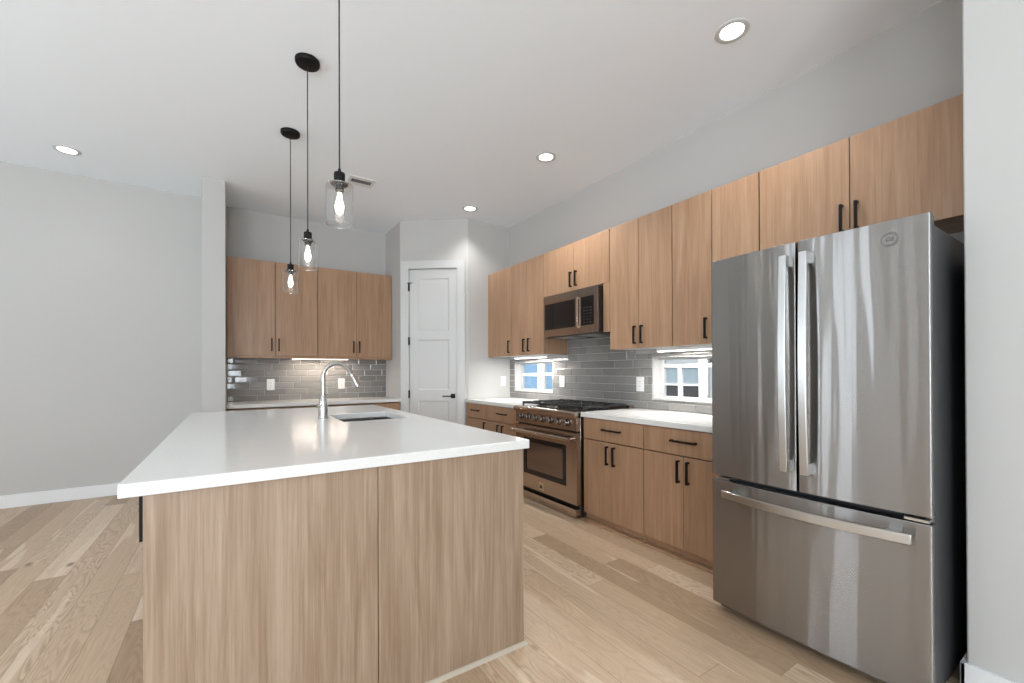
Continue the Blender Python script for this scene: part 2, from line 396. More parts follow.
# windows over the counter
def kitchen_window(n, y0, y1, ys, sashes, transom, label):
    r = bpy.data.objects.new('window_%d' % n, None); C.objects.link(r); r.location = (XW, (y0+y1)/2, WZ0); r['kind'] = 'structure'; r['label'] = label
    z0, z1 = WZ0, WZ1
    obj('reveal', boxes((XW-.002, XW+.15, y0-.001, y0+.012, z0, z1), (XW-.002, XW+.15, y1-.012, y1+.001, z0, z1), (XW-.002, XW+.15, y0, y1, z1-.010, z1)), M['white'], r)
    obj('window_sill', boxes((XW-.014, XW+.15, y0, y1, z0-.006, z0+.012)), M['white'], r, bevel=.002)
    X0, X1 = XW+.075, XW+.115
    obj('window_frame', boxes((X0, X1, y0+.012, y1-.012, z0+.012, z0+.028), (X0, X1, y0+.012, y1-.012, z1-.030, z1-.010), (X0, X1, y1-.058, y1-.012, z0+.028, z1-.03), (X0, X1, y0+.012, y0+.05, z0+.028, z1-.03),
        *[(X0, X1, a, c, z0+.028, z1-.03) for a, c in ys]), M['white'], r, bevel=.002)
    obj('muntin', boxes(*sashes), M['white'], r, bevel=.001)
    b = boxes((X0+.02, X0+.024, y0+.02, y1-.02, z0+.02, z1-.02)); obj('pane', b, M['pane'], r)
    return r
x0, x1 = XW+.08, XW+.105
kitchen_window(1, *W1, [(4.239, 4.369)], [(x0, x1, 4.0, 4.25, 1.212, 1.242), (x0, x1, 4.36, 4.72, 1.20, 1.242)], None,
    'small strip window with white grid frame near the corner, set in grey tile above counter')
kitchen_window(2, *W2, [(2.045, 2.123)], [(x0, x1, 2.11, 2.47, 1.287, 1.323), (x0, x1, 2.288, 2.325, 1.03, 1.29), (x0, x1, 2.11, 2.47, 1.132, 1.146), (x0, x1, 1.7, 2.06, 1.287, 1.323), (x0, x1, 1.86, 1.885, 1.03, 1.29)], None,
    'strip window with white bars between the fridge and the white outlet, above the counter')
def unseen_window(n, axis, c, a0, a1, z0, z1):
    L = []
    for p, q, r_, s in ((a0, a0+.06, z0, z1), (a1-.06, a1, z0, z1), (a0, a1, z0, z0+.06), (a0, a1, z1-.06, z1)):
        L.append((c-.07, c-.02, p, q, r_, s) if axis == 'X' else (p, q, c-.07, c-.02, r_, s))
    r = struct('window_%d' % n, boxes(*L), M['white'])
k = 3
for q in WEST: unseen_window(k, 'X', XL, *q, .4, 2.7); k += 1
for q in REAR: unseen_window(k, 'Y', YR, *q, .2, 2.5); k += 1

# ------------------------------------------------------------------ outside the kitchen windows
sd = mat('blue_lap_siding', (0.19, 0.32, 0.45), 0.6); n = NT(sd)
pz = n.xyz(n.pos())[2]; n.bump(n.math('FRACT', n.math('MULTIPLY', pz, 7.0)), 0.6, 0.02)
HX = 5.3
nh = thing('neighbor_house', 'blue-sided house next door seen through the two strip windows above the counter', 'house', (HX+2, 5, 0))
obj('siding_wall', boxes((HX, HX+4, -2, 14, -.3, 3.2)), sd, nh)
nw = obj('window', boxes((HX-.05, HX, 3.20, 3.28, .3, 1.42), (HX-.05, HX, 4.10, 4.18, .3, 1.42), (HX-.05, HX, 3.2, 4.18, 1.34, 1.42), (HX-.05, HX, 3.2, 4.18, .22, .3), (HX-.04, HX, 3.28, 4.10, 1.06, 1.10)), M['white'], nh)
obj('sky_reflection', boxes((HX-.02, HX, 3.28, 4.10, 1.10, 1.34)), mat('sky_reflection_tone', (0.42, 0.48, 0.5), 0.5), nw)  # upper sash with the pale sky reflection set into its colour
obj('pane', boxes((HX-.02, HX, 3.28, 4.10, .3, 1.06)), mat('dim_glass', (0.10, 0.085, 0.085), 0.2), nw)
struct('ground_outside', boxes((XW+.2, 12, -4, 14, -.35, -.3)), mat('pale_gravel', (0.4, 0.38, 0.35), 0.9))

# ------------------------------------------------------------------ backsplash tiles
def tiles(name, plane, a0, a1, z0, z1, holes, zbot, label, shift=0.0, step=1/3):
    """plane 'Y' : wall facing -Y at YB ; 'X' : wall facing -X at XW. Every tile is bevelled and tilted a hair of its own."""
    b = bmesh.new(); tl = b.verts.layers.float.new('tile_tone'); TW, TH, G = .240, .0775, .0045
    P = (lambda a, d, z: (a, YB-.0006-d, z)) if plane == 'Y' else (lambda a, d, z: (XW-.0006-d, a, z))
    # thin-set grout bed
    def bed(p, q, r_, s):
        f = len(b.faces)
        if plane == 'Y': box(b, p, q, YB-.0045, YB-.0006, r_, s)
        else: box(b, XW-.0045, XW-.0006, p, q, r_, s)
        b.faces.ensure_lookup_table()
        for i in range(f, len(b.faces)): b.faces[i].material_index = 1
    def visible(p, q, r_, s):
        """clip a tile against the holes, returning the pieces left"""
        parts = [(p, q, r_, s)]
        for (h0, h1, k0, k1) in holes:
            out = []
            for (p, q, r_, s) in parts:
                if q <= h0 or p >= h1 or s <= k0 or r_ >= k1: out.append((p, q, r_, s)); continue
                if p < h0: out.append((p, h0, r_, s))
                if q > h1: out.append((h1, q, r_, s))
                if s > k1: out.append((max(p, h0), min(q, h1), k1, s))
                if r_ < k0: out.append((max(p, h0), min(q, h1), r_, k0))
            parts = out
        return [x for x in parts if x[1]-x[0] > .012 and x[3]-x[2] > .012]
    cuts = sorted({a0, a1} | {c for h in holes for c in h[:2]}); 
    for c0, c1 in zip(cuts, cuts[1:]):
        zs = [(z0, z1)]
        for (h0, h1, k0, k1) in holes:
            if c0 >= h0-1e-6 and c1 <= h1+1e-6:
                zs = [w_ for (r_, s) in zs for w_ in ((r_, min(s, k0)), (max(r_, k1), s)) if w_[1]-w_[0] > .004]
        for r_, s in zs: bed(c0, c1, r_, s)
    row = 0; z = zbot
    while z < z1-.01:
        a = a0 - TW + (shift + row*step) % 1.0 * TW
        while a < a1:
            for (p, q, r_, s) in visible(max(a+G/2, a0+.001), min(a+TW-G/2, a1-.001), max(z+G/2, z0+.001), min(z+TH-G/2, z1-.001)):
                if q-p < .012 or s-r_ < .012: continue
                tone = random.random(); t1, t2 = random.gauss(0, .010), random.gauss(0, .022); ca, cz = (p+q)/2, (r_+s)/2
                def V(aa, d, zz):
                    v = b.verts.new(P(aa, d + (aa-ca)*t1 + (zz-cz)*t2 if d > .006 else d, zz)); v[tl] = tone; return v
                e = .008
                o4 = [V(*x) for x in ((p, .004, r_), (q, .004, r_), (q, .004, s), (p, .004, s))]
                m4 = [V(*x) for x in ((p, .0075, r_), (q, .0075, r_), (q, .0075, s), (p, .0075, s))]
                i4 = [V(*x) for x in ((p+e, .0100, r_+e), (q-e, .0100, r_+e), (q-e, .0100, s-e), (p+e, .0100, s-e))]
                for u4, w4 in ((o4, m4), (m4, i4)):
                    for i in range(4): b.faces.new((u4[i], u4[(i+1) % 4], w4[(i+1) % 4], w4[i]))
                b.faces.new(i4)
            a += TW
        z += TH; row += 1
    o = obj(name, b, M['tile'], smooth=False, slots=[M['grout']])
    return tag(o, label, 'backsplash')
b1 = tiles('tile_backsplash', 'Y', -.058, XS-.002, CT, 1.452, [], CT-.01, 'grey glossy subway tile backsplash behind the back counter, lit by a warm cabinet light', .3)
origin(b1, (.9, YB, CT))
b2 = tiles('tile_backsplash', 'X', 1.36, 4.893, CT, 2.04,
    [(W1[0], W1[1], WZ0-.006, WZ1), (W2[0], W2[1], WZ0-.006, WZ1), (1.3, 2.715, UZ0-.03, 3), (3.684, 4.9, UZ0-.03, 3)], CT-.01,
    'grey glossy subway tile backsplash behind the range, cut around two strip windows', .1)
origin(b2, (XW, 3.2, CT))

# ------------------------------------------------------------------ cabinets
def pull(b, c, n, t, length=.150, out=.032, w=.013):
    """square bar pull: c centre on the door face, n outward normal, t long direction"""
    c, n, t = Vector(c), Vector(n), Vector(t); s = n.cross(t)
    def blk(c0, hx, hy, hz):
        vs = []
        for i in (-1, 1):
            for j in (-1, 1):
                for k in (-1, 1): vs.append(b.verts.new(c0 + n*hx*i + s*hy*j + t*hz*k))
        for f in ((0,1,3,2),(4,6,7,5),(0,4,5,1),(2,3,7,6),(0,2,6,4),(1,5,7,3)): b.faces.new([vs[i] for i in f])
    blk(c + n*(out-w/2), w/2, w/2, length/2)
    for g in (-1, 1): blk(c + n*(out-w)/2 + t*g*(length/2-w/2), (out-w)/2, w/2, w/2)
NX = (-1, 0, 0); NY = (0, -1, 0)
def front(name, axis, plane, a0, a1, z0, z1, root, handle=None, mt='wood', th=.02, g=.0022, pout=.032):
    """a slab door or drawer front; handle = (pos along, z, 'v'|'h')"""
    a0, a1 = sorted((a0, a1))
    if axis == 'X': q = (plane, plane+th, a0+g, a1-g, z0+g, z1-g)
    else: q = (a0+g, a1-g, plane, plane+th, z0+g, z1-g)
    d = obj(name, boxes(q), M[mt], root, bevel=.0012)
    if handle:
        hb = bmesh.new(); ha, hz, o = handle
        c = (plane, ha, hz) if axis == 'X' else (ha, plane, hz)
        t = (0, 0, 1) if o == 'v' else ((0, 1, 0) if axis == 'X' else (1, 0, 0))
        pull(hb, c, NX if axis == 'X' else NY, t, .150 if o == 'v' else .19, pout)
        obj('handle', hb, M['black'], d, bevel=.001)
    return d
def upper(y0, y1, z0, z1, doors, label, side_z0=None, name='wall_cabinet', group='oak wall cabinets on the range wall', under=True):
    """cabinet on the right wall. doors = [(y0,y1,handle y or None)]"""
    r = thing(name, label, 'cabinet', ((XU+XW)/2, (y0+y1)/2, z0), group)
    XT = XW-.011 if z0 < 2.03 and y0 > 1.3 else XW-.001
    T = .018; zz = z0+.004
    obj('carcass', boxes((XU+.022, XT, y0+.001, y0+T, zz, z1), (XU+.022, XT, y1-T, y1-.001, zz, z1), (XU+.022, XT, y0+T, y1-T, z1-T, z1)), M['wood'], r)
    obj('bottom_panel', boxes((XU+.022, XT, y0+T, y1-T, zz, zz+T)), M['under'], r)
    for (p, q, h) in doors:
        front('door', 'X', XU, p, q, z0, z1, r, (h, z0+.115, 'v') if h else None)
    return r
upper(4.330, 4.893, UZ0, UZ1, [(4.330, 4.893, 4.372)], 'single-door oak wall cabinet in the corner above the small strip window')
upper(3.686, 4.326, UZ0, UZ1, [(3.686, 4.006, 3.958), (4.006, 4.326, 4.054)], 'two-door oak wall cabinet between the corner cabinet and the microwave')
om = upper(2.717, 3.682, 2.062, UZ1, [(2.717, 3.200, 3.155), (3.200, 3.682, 3.232)], 'short oak wall cabinet directly above the microwave')
obj('filler_strip', boxes((XU, XU+.02, 2.717, 2.795, 1.618, 2.061)), M['wood'], om)
obj('filler_strip', boxes((XU, XU+.02, 3.606, 3.682, 1.618, 2.061)), M['wood'], om)
upper(2.067, 2.713, UZ0, UZ1, [(2.067, 2.389, 2.351), (2.389, 2.713, 2.425)], 'tall two-door oak wall cabinet beside the microwave, above the white outlet')
upper(1.742, 2.063, UZ0, UZ1, [(1.742, 2.063, 1.782)], 'single-door oak wall cabinet above the strip window next to the fridge')
upper(1.416, 1.738, UZ0, UZ1, [(1.416, 1.738, None)], 'narrow handleless oak wall cabinet at the far edge of the fridge')
of = thing('wall_cabinet', 'wide two-door oak cabinet over the stainless fridge', 'cabinet', (3.0, .93, 1.98), 'oak wall cabinets on the range wall')
obj('carcass', boxes((XU+.022, XW-.001, .424, .442, 1.98, UZ1), (XU+.022, XW-.001, 1.394, 1.412, 1.98, UZ1), (XU+.022, XW-.001, .442, 1.394, UZ1-.018, UZ1), (XU+.022, XW-.001, .442, 1.394, 1.98, 1.998)), M['wood'], of)
front('door', 'X', XU, .424, .934, 1.976, UZ1, of, (.900, 2.10, 'v')); front('door', 'X', XU, .934, 1.412, 1.976, UZ1, of, (.968, 2.10, 'v'))

def base(y0, y1, drawers, doors, label):
    r = thing('base_cabinet', label, 'cabinet', ((XB+XW)/2, (y0+y1)/2, 0), 'oak base cabinets on the range wall')
    T = .018; zt = .873
    obj('carcass', boxes((XB+.022, XW-.001, y0+.001, y0+T, .062, zt), (XB+.022, XW-.001, y1-T, y1-.001, .062, zt), (XB+.022, XW-.001, y0+T, y1-T, .062, .08), (XB+.022, XB+.10, y0+T, y1-T, zt-T, zt)), M['wood'], r)
    obj('toe_kick', boxes((XB+.034, XB+.052, y0+.001, y1-.001, 0, .060)), M['wood'], r)
    obj('shoe_molding', boxes((XB-.022, XB+.0335, y0+.001, y1-.001, 0, .012)), M['wood'], r, bevel=.003)
    for (p, q, h) in drawers: front('drawer', 'X', XB, p, q, .691, .868, r, (h, .787, 'h'))
    for (p, q, h) in doors: front('door', 'X', XB, p, q, .062, .688, r, (h, .585, 'v'))
    return r
base(4.368, 4.893, [(4.368, 4.893, 4.64)], [(4.368, 4.893, 4.405)], 'oak base cabinet with one drawer beside the slanted pantry wall')
base(3.700, 4.364, [(3.700, 4.364, 4.02)], [(3.700, 4.075, 4.000), (4.075, 4.364, 4.10)], 'oak base cabinet with one drawer and two doors on the pantry side of the range')
base(2.080, 2.713, [(2.080, 2.713, 2.386)], [(2.080, 2.400, 2.358), (2.400, 2.713, 2.430)], 'oak base cabinet with one drawer and two doors on the fridge side of the range')
base(1.418, 2.076, [(1.418, 2.076, 1.742)], [(1.418, 1.748, 1.709), (1.748, 2.076, 1.781)], 'oak base cabinet with one drawer and two doors next to the fridge')

def slab(name, x0, x1, y0, y1, z0, z1, label, cat='countertop'):
    o = obj(name, boxes((x0, x1, y0, y1, z0, z1)), M['quartz'], bevel=.003); origin(o, ((x0+x1)/2, (y0+y1)/2, z0)); return tag(o, label, cat)
slab('countertop', XC, XW-.012, 1.37, 2.716, .874, CT, 'white quartz counter between the range and the fridge')
slab('countertop', XC, XW-.012, 3.690, 4.890, .874, CT, 'white quartz counter between the range and the pantry corner wall')
slab('countertop', -.058, XS-.002, 5.438, YB-.012, .874, CT, 'white quartz counter along the back wall under the warm cabinet light')

# back run
def back_upper(x0, x1, xm, hs, label):
    Y0 = 5.797; r = thing('wall_cabinet', label, 'cabinet', ((x0+x1)/2, 5.95, 1.405), 'oak wall cabinets on the back wall')
    T = .018; YT = YB-.001
    obj('carcass', boxes((x0+.001, x0+T, Y0+.004, YT, 1.431, 2.585), (x1-T, x1-.001, Y0+.004, YT, 1.431, 2.585), (x0+T, x1-T, Y0+.022, YT, 2.567, 2.585), (x0+T, x1-T, Y0+.022, YT, 1.453, 1.471), (x0+T, x1-T, Y0+.004, Y0+.022, 1.431, 1.456)), M['wood'], r)
    front('door', 'Y', Y0-.004, x0+.006, xm, 1.457, 2.578, r, (hs[0], 1.590, 'v')); front('door', 'Y', Y0-.004, xm, x1-.006, 1.457, 2.578, r, (hs[1], 1.590, 'v'))
back_upper(-.057, .893, .428, (.389, .464), 'two-door oak wall cabinet on the back wall beside the white partition end')
back_upper(.895, 1.833, 1.361, (1.322, 1.397), 'two-door oak wall cabinet on the back wall next to the pantry corner')
def back_base(x0, x1, label):
    Y0 = 5.467; r = thing('base_cabinet', label, 'cabinet', ((x0+x1)/2, 5.8, 0), 'oak base cabinets on the back wall'); T = .018
    obj('carcass', boxes((x0+.001, x0+T, Y0+.022, YB-.001, .062, .873), (x1-T, x1-.001, Y0+.022, YB-.001, .062, .873), (x0+T, x1-T, Y0+.022, YB-.001, .062, .08)), M['wood'], r)
    obj('toe_kick', boxes((x0, x1, Y0+.055, Y0+.073, 0, .062)), M['wood'], r)
    xm = (x0+x1)/2
    for p, q, h in ((x0, xm, xm-.04), (xm, x1, xm+.04)):
        front('drawer', 'Y', Y0, p, q, .691, .862, r, ((p+q)/2, .787, 'h')); front('door', 'Y', Y0, p, q, .062, .688, r, (h, .585, 'v'))
back_base(-.057, .893, 'oak base cabinet under the back counter beside the white partition end')
back_base(.895, 1.833, 'oak base cabinet under the back counter next to the pantry door')

# ------------------------------------------------------------------ island
IX0, IX1, IY0, IY1 = -.271, 1.150, 1.607, 4.206; BX0, BX1, BY0, BY1 = -.218, 1.124, 1.621, 4.17; ZI0, ZI = .902, .943
SX0, SX1, SY0, SY1 = .595, 1.020, 2.855, 3.405
isl = thing('kitchen_island', 'large oak kitchen island with plain end panels under a white quartz top', 'island', ((BX0+BX1)/2, 2.9, 0))
T = .02
obj('end_panel', boxes((BX0, .4565, BY0, BY0+T, 0, ZI0)), M['woodi'], isl, bevel=.0012)
obj('end_panel', boxes((.4595, BX1, BY0, BY0+T, 0, ZI0)), M['woodi'], isl, bevel=.0012)
obj('back_panel', boxes((BX0+.002, BX1, BY1-T, BY1, 0, ZI0)), M['woodi'], isl, bevel=.0012)
obj('side_panel', boxes((BX1-T, BX1, BY0+T, BY1-T, 0, ZI0)), M['woodi'], isl, bevel=.0012)
obj('carcass', boxes((BX0+.022, BX0+.04, BY0+T, BY1-T, .08, ZI0), (BX0+.06, BX0+.08, BY0+T, BY1-T, 0, .08)), M['woodi'], isl)
ys_ = [BY0+T+i*(BY1-BY0-2*T)/6 for i in range(7)]
for i in range(6):
    front('door', 'X', BX0+.002, ys_[i], ys_[i+1], .08, ZI0-.012, isl, (ys_[i]+.055 if i % 2 == 0 else ys_[i+1]-.055, .822, 'v'), mt='woodi', pout=.020)
# quarter-round along the end and the aisle side
b = bmesh.new(); prof = [(0, 0), (.014, 0), (.0128, .007), (.0095, .012), (.005, .0148), (0, .0155)]
def molding(b, path, prof):
    rows = []
    for (p, out) in path: rows.append([b.verts.new((p[0]+out[0]*d, p[1]+out[1]*d, z)) for d, z in prof])
    for r0, r1 in zip(rows, rows[1:]):
        for i in range(len(prof)): b.faces.new((r0[i], r0[(i+1) % len(prof)], r1[(i+1) % len(prof)], r1[i]))
    b.faces.new(rows[0]); b.faces.new(list(reversed(rows[-1])))
molding(b, [((BX0, BY0), (0, -1)), ((BX1, BY0), (1, -1)), ((BX1, BY1), (1, 0))], prof)
obj('shoe_molding', b, M['shoe'], isl)
# top with the sink cut-out
b = bmesh.new(); xs, ys = [IX0, SX0, SX1, IX1], [IY0, SY0, SY1, IY1]
V = {(i, j, k): b.verts.new((xs[i], ys[j], (ZI0+.001, ZI)[k])) for i in range(4) for j in range(4) for k in range(2)}
for i in range(3):
    for j in range(3):
        if (i, j) == (1, 1): continue
        b.faces.new([V[i, j, 1], V[i+1, j, 1], V[i+1, j+1, 1], V[i, j+1, 1]]); b.faces.new([V[i, j, 0], V[i, j+1, 0], V[i+1, j+1, 0], V[i+1, j, 0]])
for i in range(3):
    for j in (0, 3): b.faces.new([V[i, j, 0], V[i+1, j, 0], V[i+1, j, 1], V[i, j, 1]]); b.faces.new([V[j, i, 0], V[j, i+1, 0], V[j, i+1, 1], V[j, i, 1]])
b.faces.new([V[1,1,0], V[2,1,0], V[2,1,1], V[1,1,1]]); b.faces.new([V[1,2,0], V[2,2,0], V[2,2,1], V[1,2,1]]); b.faces.new([V[1,1,0], V[1,2,0], V[1,2,1], V[1,1,1]]); b.faces.new([V[2,1,0], V[2,2,0], V[2,2,1], V[2,1,1]])
it = obj('island_countertop', b, M['quartz'], bevel=.003, smooth=False); origin(it, (.44, 2.9, ZI0)); tag(it, 'long white quartz top of the kitchen island with a sink cut into it', 'countertop')
# sink: double bowl with a low divider
b = bmesh.new()
zt, zb, t = ZI0-.0005, ZI0-.215, .012; a0, a1, c0, c1 = SX0-.004, SX1+.004, SY0-.004, SY1+.004; ym = c0+.6*(c1-c0)
for L in ((a0-.02, a0, c0-.02, c1+.02, zb, zt), (a1, a1+.02, c0-.02, c1+.02, zb, zt), (a0, a1, c0-.02, c0, zb, zt), (a0, a1, c1, c1+.02, zb, zt), (a0-.02, a1+.02, c0-.02, c1+.02, zb-.01, zb), (a0, a1, ym-.008, ym+.008, zb, zt-.07)): box(b, *L)
sk = thing('sink', 'stainless undermount sink sunk into the island top beside the tall faucet', 'sink', ((a0+a1)/2, (c0+c1)/2, zb))
obj('basin', b, M['chrome'], sk, bevel=.004)
for yy in ((c0+ym)/2, (ym+c1)/2):
    b = bmesh.new(); lathe(b, [(.044, 0), (.044, .003), (.034, .003), (.026, .0012), (.0, .0012)], ((a0+a1)/2, yy, zb+.0003), 24); obj('drain', b, M['chrome'], sk)
# faucet
fx, fy = .517, 3.137
fc = thing('faucet', 'tall brushed nickel gooseneck faucet standing on the island top by the sink', 'faucet', (fx, fy, ZI))
b = bmesh.new(); lathe(b, [(.033, 0), (.033, .006), (.030, .010), (.0295, .06), (.026, .10), (.021, .145), (.0185, .155), (.016, .158)], (fx, fy, ZI+.0003), 28); obj('faucet_base', b, M['chrome'], fc)
pts = []; zs0, rr = ZI+.15, .091; ztop = 1.333-.0135-rr
pts += [(fx, fy, zs0 + (ztop-zs0)*i/5) for i in range(5)]
for i in range(0, 19):
    a = math.pi - i*math.radians(158)/18; pts.append((fx+rr+rr*math.cos(a), fy, ztop+rr*math.sin(a)))
dx, dz = pts[-1][0]-pts[-2][0], pts[-1][2]-pts[-2][2]; L_ = math.hypot(dx, dz); dx, dz = dx/L_, dz/L_
e0 = pts[-1]; pts.append((e0[0]+dx*.02, fy, e0[2]+dz*.02)); e0 = pts[-1]
b = bmesh.new(); tube(b, pts, .0135, 16); obj('gooseneck_spout', b, M['chrome'], fc)
b = bmesh.new(); tube(b, [(e0[0]+dx*s, fy, e0[2]+dz*s) for s in (-.004, .0, .012, .03, .075, .095, .10)], [.0138, .0165, .017, .0168, .022, .0235, .018], 20); obj('spray_head', b, M['chrome'], fc)
b = bmesh.new(); tube(b, [(fx-.018, fy-.005, ZI+.085), (fx-.042, fy-.012, ZI+.088)], [.014, .013], 14); tube(b, [(fx-.036, fy-.010, ZI+.088), (fx-.038, fy-.03, ZI+.094), (fx-.040, fy-.075, ZI+.098)], [.006, .005, .0045], 10); obj('lever', b, M['chrome'], fc)

# ------------------------------------------------------------------ refrigerator
fr = thing('refrigerator', 'large stainless french-door refrigerator with bottom freezer drawer, beside the near white wall', 'refrigerator', (2.55, .88, 0))
FX, FY0, FY1, FYM = 2.112, .459, 1.312, .895; BXF = 2.205
def fx_at(y): return FX + .016*((y-.88)/.421)**2
def door_prof(y0, y1, r0, r1, back):
    """plan outline of a door whose front bows out; r0/r1 = corner radii at y0/y1"""
    P = [(back, y0)]
    def corner(y, s, r):
        xc = fx_at(y + s*r) + r; out = []
        for i in range(7):
            a = i/6*math.pi/2; out.append((xc - r*math.sin(a), y + s*r - s*r*math.cos(a)))
        return out
    P += corner(y0, 1, r0)
    n = 14
    for i in range(1, n): y = y0+r0 + (y1-y0-r0-r1)*i/n; P.append((fx_at(y), y))
    P += list(reversed(corner(y1, -1, r1))); P.append((back, y1)); return P
zdb, zdt = .716, 1.836
def fdoor(y0, y1, r0, r1, z0, z1, name):
    b = bmesh.new(); prism(b, door_prof(y0, y1, r0, r1, FX+.036), z0, z1); d = obj(name, b, M['fridge'], fr, bevel=.0025)
    obj('door_core', boxes((FX+.0365, BXF-.014, y0+.004, y1-.004, z0+.002, z1-.004)), M['dark'], d); return d
dR = fdoor(FY0, FYM-.004, .006, .006, zdb, zdt, 'door'); dL = fdoor(FYM+.004, FY1, .006, .008, zdb, zdt, 'door')
fz = fdoor(FY0, FY1, .006, .008, .045, .690, 'freezer_drawer')
obj('cabinet_body', boxes((BXF, 2.98, FY0+.008, FY1-.008, .035, 1.806)), M['dark'], fr, bevel=.004)
obj('gasket', boxes((BXF-.0135, BXF, FY0+.02, FY1-.02, .06, .676), (BXF-.0135, BXF, FY0+.02, FYM-.014, .73, 1.815), (BXF-.0135, BXF, FYM+.014, FY1-.02, .73, 1.815)), M['rubber'], fr)
obj('center_mullion', boxes((BXF-.012, BXF-.001, FYM-.012, FYM+.012, .73, 1.80)), M['rubber'], fr)
for y in (FY0+.05, FY1-.05):
    b = boxes((FX+.055, BXF+.07, y-.03, y+.03, 1.8065, 1.824)); tube(b, [(FX+.065, y, 1.8365), (FX+.065, y, 1.845)], .012, 12); obj('hinge_cover', b, M['dark'], fr, bevel=.003)
    obj('hinge_bracket', boxes((FX+.02, BXF+.02, y-.04, y+.03, .694, .704), (BXF-.01, BXF+.01, y-.04, y-.02, .66, .715)), M['bar'], fr)
obj('toe_grille', boxes((BXF-.03, BXF+.02, FY0+.02, FY1-.02, .012, .043)), M['rubber'], fr)
for y in (FY0+.06, FY1-.06):
    for x in (2.26, 2.9):
        b = bmesh.new(); lathe(b, [(.02, 0), (.02, .012), (.01, .014), (.01, .036)], (x, y, 0), 14); obj('leveling_foot', b, M['rubber'], fr)
def strap(b, pts, w, t, wdir, n):
    """a flat bar swept along pts; wdir width direction, n outward"""
    W_, N_ = Vector(wdir), Vector(n); rows = []
    for p in pts:
        p = Vector(p); rows.append([b.verts.new(p + W_*w/2*i + N_*t/2*j) for i, j in ((-1, -1), (1, -1), (1, 1), (-1, 1))])
    for r0, r1 in zip(rows, rows[1:]):
        for i in range(4): b.faces.new((r0[i], r0[(i+1) % 4], r1[(i+1) % 4], r1[i]))
    b.faces.new(rows[0]); b.faces.new(list(reversed(rows[-1])))
for d, y in ((dL, .931), (dR, .850)):
    b = bmesh.new(); z0, z1 = .805, 1.775; xf = fx_at(y)
    strap(b, [(xf-.046-.014*math.sin(math.pi*i/16), y, z0+(z1-z0)*i/16) for i in range(17)], .031, .011, (0, 1, 0), (1, 0, 0))
    for z in (z0+.018, z1-.03): box(b, xf-.048, xf+.002, y-.013, y+.013, z-.018, z+.03)
    obj('handle', b, M['bar'], d, bevel=.002)
b = bmesh.new(); y0, y1, z = .505, 1.228, .636
strap(b, [(fx_at(y0+(y1-y0)*i/20)-.046-.034*math.sin(math.pi*i/20), y0+(y1-y0)*i/20, z) for i in range(21)], .036, .014, (0, 0, 1), (1, 0, 0))
for y in (y0+.06, y1-.06): box(b, fx_at(y)-.052, fx_at(y)+.002, y-.02, y+.02, z-.013, z+.013)
obj('handle', b, M['bar'], fz, bevel=.002)
# round monogram badge, embossed
ly, lz = .573, 1.763; lx = fx_at(ly)
b = bmesh.new()
lathe(b, [(.0262, 0), (.0262, -.0016), (.0238, -.0016), (.0238, 0)], (lx, ly, lz), 40, 'X', cap=False)
lathe(b, [(.0212, 0), (.0212, -.0013), (.0200, -.0013), (.0200, 0)], (lx, ly, lz), 36, 'X', cap=False)
bd = obj('badge', b, mat('badge_rim', (.16, .16, .155), .35, 1.0), dR)
def lettering(txt, size, ext, loc, rot, material, parent, shear=0.0):
    cu = bpy.data.curves.new('lettering', 'FONT'); cu.body = txt; cu.size = size; cu.extrude = ext; cu.align_x = 'CENTER'; cu.align_y = 'CENTER'; cu.shear = shear
    o = bpy.data.objects.new('lettering', cu); C.objects.link(o)
    bpy.context.view_layer.update(); dg = bpy.context.evaluated_depsgraph_get()
    me = bpy.data.meshes.new_from_object(o.evaluated_get(dg)); bpy.data.objects.remove(o)
    me.transform(Matrix.Translation(Vector(loc)-wloc(parent)) @ rot.to_4x4()); me.materials.clear(); me.materials.append(material)
    n = bpy.data.objects.new('lettering', me); C.objects.link(n); n.parent = parent; return n
ROTX = Matrix(((0, 0, -1), (-1, 0, 0), (0, 1, 0)))     # text read from -X: text x -> -Y, y -> Z, normal -> -X
lettering('GE', .022, .0006, (lx-.0006, ly, lz), ROTX, mat('badge_ink', (0.12, 0.12, 0.12), 0.4, 0.6), dR, .25)

# ------------------------------------------------------------------ range
rg = thing('gas_range', 'wide stainless gas range with black grates and a window oven between the base cabinets', 'range', (2.8, 3.2, 0))
RX, RY0, RY1 = 2.45, 2.732, 3.668
obj('body', boxes((RX+.042, 3.165, RY0, RY1, .09, .898)), M['range'], rg, bevel=.002)
b = bmesh.new()  # cooktop tray with a rounded front nose
prof = [(RX+.6, .899), (RX+.02, .899), (RX+.02, .862), (RX-.020, .862)]
for i in range(9):
    a = i/8*math.pi/2; prof.append((RX-.002-.026*math.cos(a), .888+.026*math.sin(a)))
prof += [(RX+.06, .914), (RX+.065, .906), (3.10, .906), (3.10, .940), (3.165, .940), (3.165, .899)]
lo = [b.verts.new((x, RY0, z)) for x, z in prof]; hi = [b.verts.new((x, RY1, z)) for x, z in prof]
b.faces.new(lo); b.faces.new(list(reversed(hi)))
for i in range(len(prof)): b.faces.new((lo[i], lo[(i+1) % len(prof)], hi[(i+1) % len(prof)], hi[i]))
obj('cooktop', b, M['range'], rg)
cp = obj('control_panel', boxes((RX, RX+.040, RY0, RY1, .746, .861)), M['range'], rg, bevel=.002)
